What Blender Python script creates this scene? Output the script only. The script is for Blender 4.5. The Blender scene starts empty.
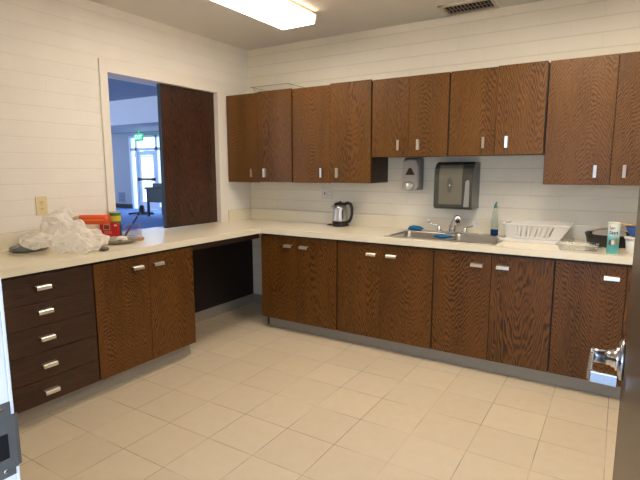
import bpy, bmesh, math, random
from mathutils import Vector, Matrix, noise
random.seed(7)
S = bpy.context.scene
COL = S.collection
PI = math.pi

# ------------------------------------------------------------------ materials
def new_mat(name):
    m = bpy.data.materials.new(name); m.use_nodes = True
    nt = m.node_tree
    return m, nt, nt.nodes['Principled BSDF']

def lin(r, g, b):
    f = lambda c: (c/255/12.92) if c/255 <= .04045 else ((c/255+.055)/1.055)**2.4
    return (f(r), f(g), f(b), 1)

def plain(name, rgb, rough=.5, metal=0, spec=.5, alpha=1, trans=0, var=0, vscale=30, coat=0, bump=0):
    m, nt, b = new_mat(name)
    b.inputs['Base Color'].default_value = lin(*rgb)
    b.inputs['Roughness'].default_value = rough
    b.inputs['Metallic'].default_value = metal
    b.inputs['Specular IOR Level'].default_value = spec
    b.inputs['Alpha'].default_value = alpha
    b.inputs['Transmission Weight'].default_value = trans
    b.inputs['Coat Weight'].default_value = coat
    tc = nt.nodes.new('ShaderNodeTexCoord')
    n = nt.nodes.new('ShaderNodeTexNoise'); n.inputs['Scale'].default_value = vscale; n.inputs['Detail'].default_value = 4
    nt.links.new(tc.outputs['Object'], n.inputs['Vector'])
    mx = nt.nodes.new('ShaderNodeMix'); mx.data_type = 'RGBA'
    c = lin(*rgb)
    mx.inputs['A'].default_value = tuple(x*(1-var) for x in c[:3])+(1,)
    mx.inputs['B'].default_value = tuple(min(1, x*(1+var)) for x in c[:3])+(1,)
    nt.links.new(n.outputs['Fac'], mx.inputs['Factor'])
    nt.links.new(mx.outputs['Result'], b.inputs['Base Color'])
    if bump:
        bp = nt.nodes.new('ShaderNodeBump'); bp.inputs['Strength'].default_value = bump; bp.inputs['Distance'].default_value = .002
        nt.links.new(n.outputs['Fac'], bp.inputs['Height']); nt.links.new(bp.outputs['Normal'], b.inputs['Normal'])
    return m

def M2(nt, op, a, b=None, c=None):
    n = nt.nodes.new('ShaderNodeMath'); n.operation = op
    for i, v in enumerate((a, b, c)):
        if v is None: continue
        if isinstance(v, (int, float)): n.inputs[i].default_value = v
        else: nt.links.new(v, n.inputs[i])
    return n.outputs[0]

def comb(nt, x, y, z):
    n = nt.nodes.new('ShaderNodeCombineXYZ')
    for i, v in enumerate((x, y, z)):
        if isinstance(v, (int, float)): n.inputs[i].default_value = v
        else: nt.links.new(v, n.inputs[i])
    return n.outputs[0]

def wood(name, light, dark, horiz=False, freq=62, taper=.13, wob=1.5, contrast=.8, rough=.38, spec=.4, off=.12, fine=3.0):
    """stained plain-sawn oak: cathedral arches cut from a cone, with pores"""
    m, nt, b = new_mat(name)
    tc = nt.nodes.new('ShaderNodeTexCoord'); sp = nt.nodes.new('ShaderNodeSeparateXYZ')
    nt.links.new(tc.outputs['Object'], sp.inputs[0])
    oi = nt.nodes.new('ShaderNodeObjectInfo'); rnd = oi.outputs['Random']
    u = M2(nt, 'ADD', sp.outputs['X'], sp.outputs['Y']); z = sp.outputs['Z']
    if horiz: u, z = z, u
    r2 = M2(nt, 'FRACT', M2(nt, 'MULTIPLY', rnd, 7.31))
    r3 = M2(nt, 'FRACT', M2(nt, 'MULTIPLY', rnd, 23.7))
    sgn = M2(nt, 'SUBTRACT', M2(nt, 'MULTIPLY', M2(nt, 'GREATER_THAN', r3, .5), 2), 1)
    nz = nt.nodes.new('ShaderNodeTexNoise'); nz.inputs['Scale'].default_value = 1; nz.inputs['Detail'].default_value = 3
    nz.inputs['Roughness'].default_value = .55
    nt.links.new(comb(nt, M2(nt, 'MULTIPLY', u, 9), M2(nt, 'MULTIPLY', z, 1.6), M2(nt, 'MULTIPLY', rnd, 60)), nz.inputs['Vector'])
    wobv = M2(nt, 'MULTIPLY', M2(nt, 'SUBTRACT', nz.outputs['Fac'], .5), wob*5)
    nf = nt.nodes.new('ShaderNodeTexNoise'); nf.inputs['Scale'].default_value = 1; nf.inputs['Detail'].default_value = 2
    nt.links.new(comb(nt, M2(nt, 'MULTIPLY', u, 30), M2(nt, 'MULTIPLY', z, 5), M2(nt, 'MULTIPLY', rnd, 31)), nf.inputs['Vector'])
    wobv = M2(nt, 'ADD', wobv, M2(nt, 'MULTIPLY', M2(nt, 'SUBTRACT', nf.outputs['Fac'], .5), fine))
    uu = M2(nt, 'ADD', u, M2(nt, 'MULTIPLY', M2(nt, 'SUBTRACT', r2, .5), off*2))
    rad = M2(nt, 'SQRT', M2(nt, 'ADD', M2(nt, 'MULTIPLY', uu, uu), .002))
    v = M2(nt, 'SUBTRACT', rad, M2(nt, 'MULTIPLY', M2(nt, 'MULTIPLY', z, M2(nt, 'MULTIPLY', M2(nt, 'ADD', M2(nt, 'MULTIPLY', M2(nt, 'FRACT', M2(nt, 'MULTIPLY', rnd, 51.3)), 1.1), .45), taper)), sgn))
    v = M2(nt, 'ADD', M2(nt, 'MULTIPLY', v, freq), wobv)
    s = M2(nt, 'ADD', M2(nt, 'MULTIPLY', M2(nt, 'SINE', M2(nt, 'MULTIPLY', v, 2*PI)), .5), .5)
    s = M2(nt, 'POWER', s, 1.7)
    fn = nt.nodes.new('ShaderNodeTexNoise'); fn.inputs['Scale'].default_value = 1; fn.inputs['Detail'].default_value = 2
    nt.links.new(comb(nt, M2(nt, 'MULTIPLY', u, 11), M2(nt, 'MULTIPLY', z, 3), M2(nt, 'MULTIPLY', rnd, 77)), fn.inputs['Vector'])
    fm = nt.nodes.new('ShaderNodeMapRange'); fm.inputs['From Min'].default_value = .38; fm.inputs['From Max'].default_value = .62
    fm.inputs['To Min'].default_value = .35; fm.inputs['To Max'].default_value = 1.15
    nt.links.new(fn.outputs['Fac'], fm.inputs['Value'])
    s = M2(nt, 'ADD', M2(nt, 'MULTIPLY', M2(nt, 'SUBTRACT', s, .42), fm.outputs[0]), .42)
    # pores: fine streaks along the grain
    pn = nt.nodes.new('ShaderNodeTexNoise'); pn.inputs['Scale'].default_value = 1; pn.inputs['Detail'].default_value = 3
    nt.links.new(comb(nt, M2(nt, 'MULTIPLY', u, 240), M2(nt, 'MULTIPLY', z, 16), M2(nt, 'MULTIPLY', rnd, 90)), pn.inputs['Vector'])
    pr = M2(nt, 'MULTIPLY', M2(nt, 'SUBTRACT', pn.outputs['Fac'], .5), 1.3)
    # broad tone
    bn = nt.nodes.new('ShaderNodeTexNoise'); bn.inputs['Scale'].default_value = 1; bn.inputs['Detail'].default_value = 2
    nt.links.new(comb(nt, M2(nt, 'MULTIPLY', u, 7), M2(nt, 'MULTIPLY', z, 1.2), M2(nt, 'MULTIPLY', rnd, 40)), bn.inputs['Vector'])
    br = M2(nt, 'MULTIPLY', M2(nt, 'SUBTRACT', bn.outputs['Fac'], .5), .9)
    f = M2(nt, 'ADD', M2(nt, 'ADD', M2(nt, 'MULTIPLY', s, contrast), pr), M2(nt, 'ADD', br, .06))
    cl = nt.nodes.new('ShaderNodeClamp'); nt.links.new(f, cl.inputs['Value'])
    mx = nt.nodes.new('ShaderNodeMix'); mx.data_type = 'RGBA'
    mx.inputs['A'].default_value = lin(*light); mx.inputs['B'].default_value = lin(*dark)
    nt.links.new(cl.outputs[0], mx.inputs['Factor'])
    nt.links.new(mx.outputs['Result'], b.inputs['Base Color'])
    b.inputs['Roughness'].default_value = rough; b.inputs['Specular IOR Level'].default_value = spec
    bp = nt.nodes.new('ShaderNodeBump'); bp.inputs['Strength'].default_value = .12; bp.inputs['Distance'].default_value = .001; bp.invert = True
    nt.links.new(cl.outputs[0], bp.inputs['Height']); nt.links.new(bp.outputs['Normal'], b.inputs['Normal'])
    return m

def block_wall(name, rgb, joint=.90, vjoint=.97, axis='X', uoff=0):
    """painted 4 x 16 in masonry in running bond; joints nearly filled with paint"""
    m, nt, b = new_mat(name)
    g = nt.nodes.new('ShaderNodeNewGeometry'); sp = nt.nodes.new('ShaderNodeSeparateXYZ')
    nt.links.new(g.outputs['Position'], sp.inputs[0])
    u = M2(nt, 'ADD', sp.outputs[axis], uoff+40*.4)
    z = M2(nt, 'ADD', sp.outputs['Z'], -1.0345 + 40*.1025)
    br = nt.nodes.new('ShaderNodeTexBrick')
    nt.links.new(comb(nt, u, z, 0), br.inputs['Vector'])
    br.inputs['Scale'].default_value = 1; br.inputs['Brick Width'].default_value = .4; br.inputs['Row Height'].default_value = .1025
    br.inputs['Mortar Size'].default_value = .0035; br.inputs['Mortar Smooth'].default_value = .7; br.offset = .5
    c = lin(*rgb)
    br.inputs['Color1'].default_value = c
    br.inputs['Color2'].default_value = tuple(x*.98 for x in c[:3])+(1,)
    br.inputs['Mortar'].default_value = tuple(x*vjoint for x in c[:3])+(1,)
    fz = M2(nt, 'ABSOLUTE', M2(nt, 'SUBTRACT', M2(nt, 'FRACT', M2(nt, 'ADD', M2(nt, 'DIVIDE', z, .1025), .5)), .5))
    mr = nt.nodes.new('ShaderNodeMapRange'); mr.inputs['From Min'].default_value = .0; mr.inputs['From Max'].default_value = .055
    mr.inputs['To Min'].default_value = 1; mr.inputs['To Max'].default_value = 0
    nt.links.new(fz, mr.inputs['Value']); hj = mr.outputs[0]
    n = nt.nodes.new('ShaderNodeTexNoise'); n.inputs['Scale'].default_value = 60; n.inputs['Detail'].default_value = 5
    nt.links.new(g.outputs['Position'], n.inputs['Vector'])
    n2 = nt.nodes.new('ShaderNodeTexNoise'); n2.inputs['Scale'].default_value = 4
    nt.links.new(g.outputs['Position'], n2.inputs['Vector'])
    hsv = nt.nodes.new('ShaderNodeHueSaturation')
    val = M2(nt, 'ADD', M2(nt, 'MULTIPLY', n2.outputs['Fac'], .08), .96)
    nt.links.new(M2(nt, 'MULTIPLY', val, M2(nt, 'SUBTRACT', 1, M2(nt, 'MULTIPLY', hj, 1-joint))), hsv.inputs['Value'])  # groove shadow painted into the wall colour along the horizontal joints
    nt.links.new(br.outputs['Color'], hsv.inputs['Color'])
    nt.links.new(hsv.outputs['Color'], b.inputs['Base Color'])
    h = M2(nt, 'ADD', M2(nt, 'MULTIPLY', M2(nt, 'SUBTRACT', 1, br.outputs['Fac']), .25), M2(nt, 'MULTIPLY', n.outputs['Fac'], .25))
    h = M2(nt, 'SUBTRACT', h, hj)
    bp = nt.nodes.new('ShaderNodeBump'); bp.inputs['Strength'].default_value = .45; bp.inputs['Distance'].default_value = .003
    nt.links.new(h, bp.inputs['Height']); nt.links.new(bp.outputs['Normal'], b.inputs['Normal'])
    b.inputs['Roughness'].default_value = .55; b.inputs['Specular IOR Level'].default_value = .35
    return m

def tile_floor(name, rgb):
    m, nt, b = new_mat(name)
    P = .3048
    g = nt.nodes.new('ShaderNodeNewGeometry'); sp = nt.nodes.new('ShaderNodeSeparateXYZ')
    nt.links.new(g.outputs['Position'], sp.inputs[0])
    br = nt.nodes.new('ShaderNodeTexBrick'); br.offset = 0; br.squash = 1
    nt.links.new(comb(nt, M2(nt, 'ADD', sp.outputs['X'], -2.4526+60*P), M2(nt, 'ADD', sp.outputs['Y'], 1.013+60*P), 0), br.inputs['Vector'])
    br.inputs['Scale'].default_value = 1; br.inputs['Brick Width'].default_value = P; br.inputs['Row Height'].default_value = P
    br.inputs['Mortar Size'].default_value = .0022; br.inputs['Mortar Smooth'].default_value = .3
    c = lin(*rgb)
    br.inputs['Color1'].default_value = tuple(x*1.03 for x in c[:3])+(1,)
    br.inputs['Color2'].default_value = tuple(x*y for x, y in zip(c[:3], (.975, .97, .96)))+(1,)
    n = nt.nodes.new('ShaderNodeTexNoise'); n.inputs['Scale'].default_value = 2.2; n.inputs['Detail'].default_value = 4
    nt.links.new(g.outputs['Position'], n.inputs['Vector'])
    mo = nt.nodes.new('ShaderNodeMix'); mo.data_type = 'RGBA'
    mo.inputs['A'].default_value = tuple(x*.40 for x in c[:3])+(1,)
    mo.inputs['B'].default_value = tuple(x*.86 for x in c[:3])+(1,)
    rp = nt.nodes.new('ShaderNodeMapRange'); rp.inputs['From Min'].default_value = .42; rp.inputs['From Max'].default_value = .6
    nt.links.new(n.outputs['Fac'], rp.inputs['Value']); nt.links.new(rp.outputs[0], mo.inputs['Factor'])
    nt.links.new(mo.outputs['Result'], br.inputs['Mortar'])
    n2 = nt.nodes.new('ShaderNodeTexNoise'); n2.inputs['Scale'].default_value = 14; n2.inputs['Detail'].default_value = 6; n2.inputs['Roughness'].default_value = .7
    nt.links.new(g.outputs['Position'], n2.inputs['Vector'])
    hsv = nt.nodes.new('ShaderNodeHueSaturation')
    nt.links.new(M2(nt, 'ADD', M2(nt, 'MULTIPLY', n2.outputs['Fac'], .16), .92), hsv.inputs['Value'])
    nt.links.new(br.outputs['Color'], hsv.inputs['Color']); nt.links.new(hsv.outputs['Color'], b.inputs['Base Color'])
    bp = nt.nodes.new('ShaderNodeBump'); bp.inputs['Strength'].default_value = .4; bp.inputs['Distance'].default_value = .002
    nt.links.new(M2(nt, 'SUBTRACT', 1, br.outputs['Fac']), bp.inputs['Height']); nt.links.new(bp.outputs['Normal'], b.inputs['Normal'])
    b.inputs['Roughness'].default_value = .42; b.inputs['Specular IOR Level'].default_value = .35
    return m

def emit(name, rgb, strength):
    m, nt, b = new_mat(name)
    b.inputs['Base Color'].default_value = tuple(c*.8 for c in rgb[:3])+(1,)
    b.inputs['Emission Color'].default_value = rgb; b.inputs['Emission Strength'].default_value = strength
    return m

def clear(name, tint, amount=.25, rough=.08):
    """clear plastic: refracting, lightly tinted"""
    m, nt, b = new_mat(name)
    b.inputs['Base Color'].default_value = lin(*tint); b.inputs['Roughness'].default_value = rough
    b.inputs['Transmission Weight'].default_value = 1 - amount*.6; b.inputs['IOR'].default_value = 1.22
    return m

def bag_film(name):
    m, nt, b = new_mat(name)
    b.inputs['Base Color'].default_value = lin(252, 250, 246); b.inputs['Roughness'].default_value = .32
    tr = nt.nodes.new('ShaderNodeBsdfTransparent'); tl = nt.nodes.new('ShaderNodeBsdfTranslucent')
    tl.inputs[0].default_value = lin(248, 246, 242)
    m1 = nt.nodes.new('ShaderNodeMixShader'); m1.inputs[0].default_value = .45
    nt.links.new(b.outputs[0], m1.inputs[1]); nt.links.new(tl.outputs[0], m1.inputs[2])
    m2 = nt.nodes.new('ShaderNodeMixShader')
    lw = nt.nodes.new('ShaderNodeLayerWeight'); lw.inputs['Blend'].default_value = .4
    nt.links.new(M2(nt, 'ADD', M2(nt, 'MULTIPLY', lw.outputs['Facing'], .5), .55), m2.inputs[0])
    nt.links.new(tr.outputs[0], m2.inputs[1]); nt.links.new(m1.outputs[0], m2.inputs[2])
    nt.links.new(m2.outputs[0], nt.nodes['Material Output'].inputs['Surface'])
    return m

W_LEFT = block_wall('painted_block_left', (240, 236, 228), .95, .98, 'Y', .1)
W_BACK = block_wall('painted_block_back', (243, 236, 218), .89, .93, 'X', -2.753+.2)
W_PLAIN = plain('painted_plaster', (232, 226, 214), .6, var=.02)
CEIL = plain('ceiling_paint', (222, 217, 208), .8, var=.02, vscale=8)
FLOOR = tile_floor('beige_tile', (219, 203, 176))
COVE = plain('grey_cove_base', (153, 145, 131), .5, var=.05)
TRIM = plain('white_trim_paint', (236, 230, 220), .45, var=.015)
OAK = wood('stained_oak', (114, 76, 32), (55, 33, 10), freq=74, contrast=.66, taper=.32, rough=.42, spec=.3)
OAK_B = wood('stained_oak_base', (113, 71, 25), (44, 26, 7), freq=64, contrast=.78, taper=.36, rough=.42, spec=.3)
OAK_H = wood('dark_stained_oak_drawers', (70, 43, 28), (35, 20, 13), horiz=True, freq=55, taper=.05, contrast=.6, wob=.8)
OAK_BODY = plain('cabinet_box_brown', (44, 25, 14), .5, var=.15, vscale=20)
OAK_DK = wood('dark_sliding_panel_oak', (76, 47, 33), (28, 16, 10), freq=38, taper=.2, off=.05, contrast=.7)
DOOR_W = wood('room_door_wood', (82, 61, 38), (68, 48, 29), freq=40, taper=.04, contrast=.4, rough=.4)
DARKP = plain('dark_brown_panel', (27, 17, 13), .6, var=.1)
COUNTER = plain('cream_laminate', (238, 229, 205), .22, var=.015, vscale=120, spec=.5)
ALU = plain('aluminium_pull', (216, 210, 200), .28, metal=.85, var=.03)
STEEL = plain('stainless_steel', (176, 172, 165), .3, metal=.95, var=.05, vscale=60)
CHROME = plain('chrome', (224, 224, 226), .18, metal=1, var=.02)
SATIN = plain('satin_chrome', (180, 180, 184), .26, metal=1, var=.02)
BLACK = plain('black_plastic', (22, 22, 23), .35, var=.1)
DGREY = plain('dark_grey_metal', (94, 91, 87), .45, metal=.3, var=.06)
WHITE = plain('white_plastic', (228, 225, 219), .35, var=.02)
IVORY = plain('ivory_plastic', (226, 208, 164), .4, var=.02)
FRAMEW = plain('white_door_frame', (220, 216, 214), .4, var=.02)

# ------------------------------------------------------------------ geometry helpers
def BM(): return bmesh.new()

def box(bm, x0, x1, y0, y1, z0, z1, bev=0, seg=2, rot=None, mat=0):
    r = bmesh.ops.create_cube(bm, size=1)
    c = Vector(((x0+x1)/2, (y0+y1)/2, (z0+z1)/2))
    for v in r['verts']:
        v.co = Vector((v.co.x*(x1-x0), v.co.y*(y1-y0), v.co.z*(z1-z0)))
        if rot is not None: v.co = rot @ v.co
        v.co += c
    fs = list({f for v in r['verts'] for f in v.link_faces})
    for f in fs: f.material_index = mat
    if bev:
        es = list({e for v in r['verts'] for e in v.link_edges})
        rr = bmesh.ops.bevel(bm, geom=es, offset=bev, segments=seg, profile=.5, affect='EDGES', material=-1)
    return bm

def lathe(bm, prof, cx=0, cy=0, z0=0, n=32, axis='Z', sx=1, sy=1, mat=0, close=False):
    rings = []
    for r, h in prof:
        ring = []
        for i in range(n):
            a = 2*PI*i/n
            p = Vector((r*math.cos(a)*sx, r*math.sin(a)*sy, h))
            if axis == 'X': p = Vector((p.z, p.x, p.y))
            elif axis == 'Y': p = Vector((p.x, p.z, p.y))
            ring.append(bm.verts.new(p + Vector((cx, cy, z0))))
        rings.append(ring)
    for a, b in zip(rings, rings[1:]):
        for i in range(n):
            f = bm.faces.new((a[i], a[(i+1) % n], b[(i+1) % n], b[i])); f.smooth = True; f.material_index = mat
    for ring in (rings[0], rings[-1]):
        try: f = bm.faces.new(ring); f.material_index = mat
        except ValueError: pass
    bmesh.ops.recalc_face_normals(bm, faces=bm.faces)
    return bm

def tube(bm, pts, r, n=10, radii=None):
    pts = [Vector(p) for p in pts]
    rings = []; up = None
    for k, p in enumerate(pts):
        d = (pts[min(k+1, len(pts)-1)] - pts[max(k-1, 0)]).normalized()
        if up is None: up = Vector((0, 0, 1)) if abs(d.z) < .9 else Vector((1, 0, 0))
        s = d.cross(up)
        if s.length < 1e-4: s = d.orthogonal()
        s.normalize(); up2 = s.cross(d).normalized(); up = up2
        rr = radii[k] if radii else r
        rings.append([bm.verts.new(p + rr*(math.cos(2*PI*i/n)*s + math.sin(2*PI*i/n)*up2)) for i in range(n)])
    for a, b in zip(rings, rings[1:]):
        for i in range(n):
            f = bm.faces.new((a[i], a[(i+1) % n], b[(i+1) % n], b[i])); f.smooth = True
    bm.faces.new(rings[0]); bm.faces.new(rings[-1])
    bmesh.ops.recalc_face_normals(bm, faces=bm.faces)
    return bm

def prism(bm, poly, axis, a, b, bev=0, mat=0):
    """polygon in the plane across `axis`, extruded from a to b"""
    def P(u, v, w):
        return Vector({'X': (w, u, v), 'Y': (u, w, v), 'Z': (u, v, w)}[axis])
    A = [bm.verts.new(P(u, v, a)) for u, v in poly]; B = [bm.verts.new(P(u, v, b)) for u, v in poly]
    n = len(poly); fs = [bm.faces.new(A), bm.faces.new(B)]
    for i in range(n): fs.append(bm.faces.new((A[i], A[(i+1) % n], B[(i+1) % n], B[i])))
    for f in fs: f.material_index = mat
    bmesh.ops.recalc_face_normals(bm, faces=fs)
    if bev: bmesh.ops.bevel(bm, geom=list({e for f in fs for e in f.edges}), offset=bev, segments=2, profile=.5, affect='EDGES', material=-1)
    return bm

def wpos(o):
    p = Vector((0, 0, 0))
    while o is not None: p += o.location; o = o.parent
    return p

def obj(name, bm, mats, parent=None, smooth=False, origin=None):
    me = bpy.data.meshes.new(name)
    cs = [v.co.copy() for v in bm.verts]
    if origin is None:
        lo = Vector([min(c[i] for c in cs) for i in range(3)]); hi = Vector([max(c[i] for c in cs) for i in range(3)])
        origin = (lo+hi)/2
    origin = Vector(origin)
    bmesh.ops.translate(bm, verts=bm.verts, vec=-origin)
    if smooth:
        for f in bm.faces: f.smooth = True
    bm.to_mesh(me); bm.free()
    for m in (mats if isinstance(mats, (list, tuple)) else [mats]): me.materials.append(m)
    o = bpy.data.objects.new(name, me); COL.objects.link(o)
    o.parent = parent
    o.location = origin - (wpos(parent) if parent else Vector((0, 0, 0)))
    return o

def tag(o, label=None, cat=None, group=None, kind=None):
    for k, v in (('label', label), ('category', cat), ('group', group), ('kind', kind)):
        if v: o[k] = v
    return o

def thing(name, label, cat, loc, group=None):
    o = bpy.data.objects.new(name, None); COL.objects.link(o); o.location = loc
    o.empty_display_size = .05
    return tag(o, label, cat, group)

def struct(name, bm, m, parent=None, label=None):
    o = obj(name, bm, m, parent)
    if parent is None: o['kind'] = 'structure'
    if label: o['label'] = label
    return o

def text_part(name, body, size, mat, parent, M, depth=.0008):
    cu = bpy.data.curves.new(name, 'FONT'); cu.body = body; cu.size = size; cu.extrude = depth; cu.offset = size*.035
    cu.align_x = 'CENTER'; cu.align_y = 'CENTER'
    t = bpy.data.objects.new(name+'_tmp', cu); COL.objects.link(t)
    bpy.context.view_layer.update()
    me = bpy.data.meshes.new_from_object(t.evaluated_get(bpy.context.evaluated_depsgraph_get()))
    COL.objects.unlink(t); bpy.data.objects.remove(t)
    bm = BM(); bm.from_mesh(me); bpy.data.meshes.remove(me)
    return bm, M

# ------------------------------------------------------------------ camera
CX, CY, CZ = 3.3351, -3.9798, 1.435
cd = bpy.data.cameras.new('camera'); cam = bpy.data.objects.new('camera', cd); COL.objects.link(cam)
R_ = Vector((.84977618, .52714185, -.00138122)); U_ = Vector((-.07453713, .12275023, .98963458)); F_ = Vector((-.52184735, .84086494, -.14360186))
cam.matrix_world = Matrix(((R_.x, U_.x, -F_.x, CX), (R_.y, U_.y, -F_.y, CY), (R_.z, U_.z, -F_.z, CZ), (0, 0, 0, 1)))
cd.sensor_fit = 'HORIZONTAL'; cd.sensor_width = 36; cd.lens = 483.13/640*36; cd.clip_start = .02; cd.clip_end = 200
S.camera = cam

# ------------------------------------------------------------------ room shell
H = 2.638; XR = 3.80; YN = -3.60
OY0, OY1, OZ1 = -1.64, -.46, 2.17          # pass-through opening in the left wall
HC, ZT = .924, .8776
bm = BM(); box(bm, 0, XR, YN-.15, 0, -.1, 0); struct('floor', bm, FLOOR)
bm = BM(); box(bm, 0, XR+4, -14, YN-.15, -.1, 0); struct('floor_corridor', bm, plain('grey_concrete', (150, 152, 154), .8, var=.05, vscale=6))
bm = BM(); box(bm, 0, XR, YN, 0, H, H+.1); box(bm, 0, XR, -5.4, YN, H, H+.1); struct('ceiling', bm, CEIL)
bm = BM(); box(bm, -.2, XR+.15, 0, .2, -.1, H+.1); struct('wall_back', bm, W_BACK)
bm = BM()
box(bm, -.2, 0, YN-.15, OY0, -.1, H+.1); box(bm, -.2, 0, OY1, 0, -.1, H+.1)
box(bm, -.2, 0, OY0, OY1, -.1, ZT-.002); box(bm, -.2, 0, OY0, OY1, OZ1, H+.1)
struct('wall_left', bm, W_LEFT)
bm = BM(); box(bm, XR, XR+.15, YN-.15, 0, -.1, H+.1); struct('wall_right', bm, W_PLAIN)
DX0, DX1, DZ = 2.455, 3.445, 2.14
bm = BM()
box(bm, 0, DX0, YN-.15, YN, -.1, H+.1); box(bm, DX1, XR, YN-.15, YN, -.1, H+.1); box(bm, DX0, DX1, YN-.15, YN, DZ, H+.1)
struct('wall_near', bm, W_PLAIN)
# frame of the doorway
bm = BM()
box(bm, 2.425, 2.485, YN-.152, YN-.004, 0, DZ-.03, .002); box(bm, 3.415, 3.475, YN-.152, YN-.004, 0, DZ-.03, .002)
box(bm, 2.425, 3.475, YN-.152, YN-.004, DZ-.03, DZ+.03, .002)
box(bm, 2.425, 2.485, YN-.004, YN+.002, 0, DZ-.03, .0015)
frame = struct('trim_1', bm, FRAMEW, label='white metal frame of the doorway at the left edge')
# strike plate on the left jamb
bm = BM()
box(bm, 2.484, 2.4866, YN-.045, YN-.004, .918, 1.05, .0012)
box(bm, 2.484, 2.4868, YN-.02, YN+.001, .93, 1.026, .0012)
prism(bm, [(2.484, YN-.001), (2.4868, YN-.001), (2.4845, YN+.0065), (2.482, YN+.006)], 'Z', .932, 1.024)
sp_ = obj('strike_plate', bm, DGREY, frame); sp_['label'] = 'dark grey metal strike plate'
bm = BM(); box(bm, 2.4862, 2.4872, YN-.037, YN-.0125, .952, .996); obj('latch_hole', bm, BLACK, sp_)
bm = BM()
for zz in (1.038, .93): lathe(bm, [(.004, 0), (.004, .0008), (.0025, .0012)], 2.4864, YN-.02, zz, 12, 'X')
obj('screw', bm, STEEL, sp_)

# frame of the pass-through
bm = BM()
box(bm, 0, .015, -1.697, OY0, HC+.001, 2.25, .002); box(bm, 0, .015, OY1, -.366, HC+.001, 2.25, .002); box(bm, 0, .015, OY0, OY1, OZ1, 2.25, .002)
box(bm, -.2, .0145, OY0-.004, OY0+.008, HC+.001, OZ1); box(bm, -.2, .0145, OY1-.010, OY1+.004, HC+.001, OZ1); box(bm, -.2, .0145, OY0, OY1, OZ1-.010, OZ1+.004)
struct('trim_2', bm, TRIM, label='white painted frame around the pass-through opening')
# sliding panel in it
t = thing('sliding_panel', 'dark brown wood sliding panel closing the right part of the pass-through', 'sliding panel', (-.055, -.78, HC))
bm = BM(); box(bm, -.0745, -.0355, -1.10, OY1-.011, HC+.004, OZ1-.012, .0015); obj('panel', bm, OAK_DK, t)
bm = BM(); box(bm, -.0765, -.0335, -1.106, -1.100, HC+.004, OZ1-.012, .001); obj('edge_strip', bm, DARKP, t)['label'] = 'darker edge strip'

# cove base along the toe kicks, knee space and near wall
bm = BM()
prism(bm, [(-.535, 0), (-.52, 0), (-.52, .1), (-.525, .1)], 'X', .64, XR)
struct('baseboard_back', bm, COVE)
bm = BM()
prism(bm, [(.535, 0), (.52, 0), (.52, .1), (.525, .1)], 'Y', -2.86, -1.412)
struct('baseboard_left', bm, COVE)
bm = BM()
box(bm, 0, .006, -1.41, 0, 0, .102, .001); box(bm, 0, .606, -.006, 0, 0, .102, .001)
struct('baseboard_recess', bm, COVE)
bm = BM(); box(bm, .0, 2.42, YN, YN+.006, 0, .1); struct('baseboard_near', bm, COVE)
bm = BM(); box(bm, XR-.006, XR, YN, -.64, 0, .1); struct('baseboard_right', bm, COVE)

# open room door on the right
dX = 3.3695
bm = BM(); box(bm, dX, dX+.044, YN+.004, -2.69, .012, 2.10, .0015)
door = struct('door_1', bm, DOOR_W, label='brown wood door standing open at the right edge')
hs = -2.76; hz = 1.018
bm = BM(); lathe(bm, [(.045, 0), (.045, -.006), (.042, -.010), (.034, -.0115), (.034, -.012)], dX, hs, hz, 40, 'X')
rose = obj('lever_handle', bm, SATIN, door); rose['label'] = 'satin chrome lever handle with round rose'
bm = BM(); lathe(bm, [(.026, -.010), (.026, -.016), (.020, -.018), (.020, -.024), (.0165, -.026), (.0165, -.034)], dX, hs, hz, 32, 'X'); obj('collar', bm, CHROME, rose)
bm = BM()
pts = []
lathe(bm, [(.0145, -.030), (.0155, -.052), (.016, -.0655)], dX, hs, hz, 24, 'X')
# flat bar running from the neck along the door towards the hinge and returning to the door face
bar = [(dX-.054, hs+.014), (dX-.060, hs+.015), (dX-.0665, hs+.008), (dX-.067, hs-.122), (dX-.060, hs-.137), (dX-.012, hs-.141), (dX-.012, hs-.133), (dX-.050, hs-.129), (dX-.058, hs-.120), (dX-.058, hs-.010)]
prism(bm, bar, 'Z', hz-.0115, hz+.0115, .002)
obj('lever', bm, plain('lever_chrome', (176, 180, 188), .26, metal=1, var=.02), rose)
bm = BM(); box(bm, dX+.011, dX+.033, -2.691, -2.6885, hz-.028, hz+.028, .001); obj('latch_plate', bm, SATIN, door)

# ------------------------------------------------------------------ cabinets
def pull_h(x, z, yface, parent):
    """folded aluminium finger pull, horizontal, on a face looking to -Y"""
    bm = BM(); w = .041
    prism(bm, [(yface, z+.012), (yface-.026, z+.010), (yface-.030, z+.006), (yface-.032, z-.012), (yface-.029, z-.012), (yface-.027, z+.004), (yface-.024, z+.007), (yface, z+.009)], 'X', x-w, x+w)
    return obj('handle', bm, ALU, parent)
def pull_hx(y, z, xface, parent):
    bm = BM(); w = .041
    prism(bm, [(xface, z+.012), (xface+.026, z+.010), (xface+.030, z+.006), (xface+.032, z-.012), (xface+.029, z-.012), (xface+.027, z+.004), (xface+.024, z+.007), (xface, z+.009)], 'Y', y-w, y+w)
    return obj('handle', bm, ALU, parent)
def pull_v(x, z, yface, parent, s):
    bm = BM(); w = .040
    prism(bm, [(x+s*.010, yface), (x+s*.010, yface-.024), (x+s*.007, yface-.028), (x-s*.011, yface-.030), (x-s*.011, yface-.027), (x+s*.004, yface-.025), (x+s*.007, yface-.022), (x+s*.007, yface)], 'Z', z-w, z+w)
    return obj('handle', bm, ALU, parent)

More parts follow.
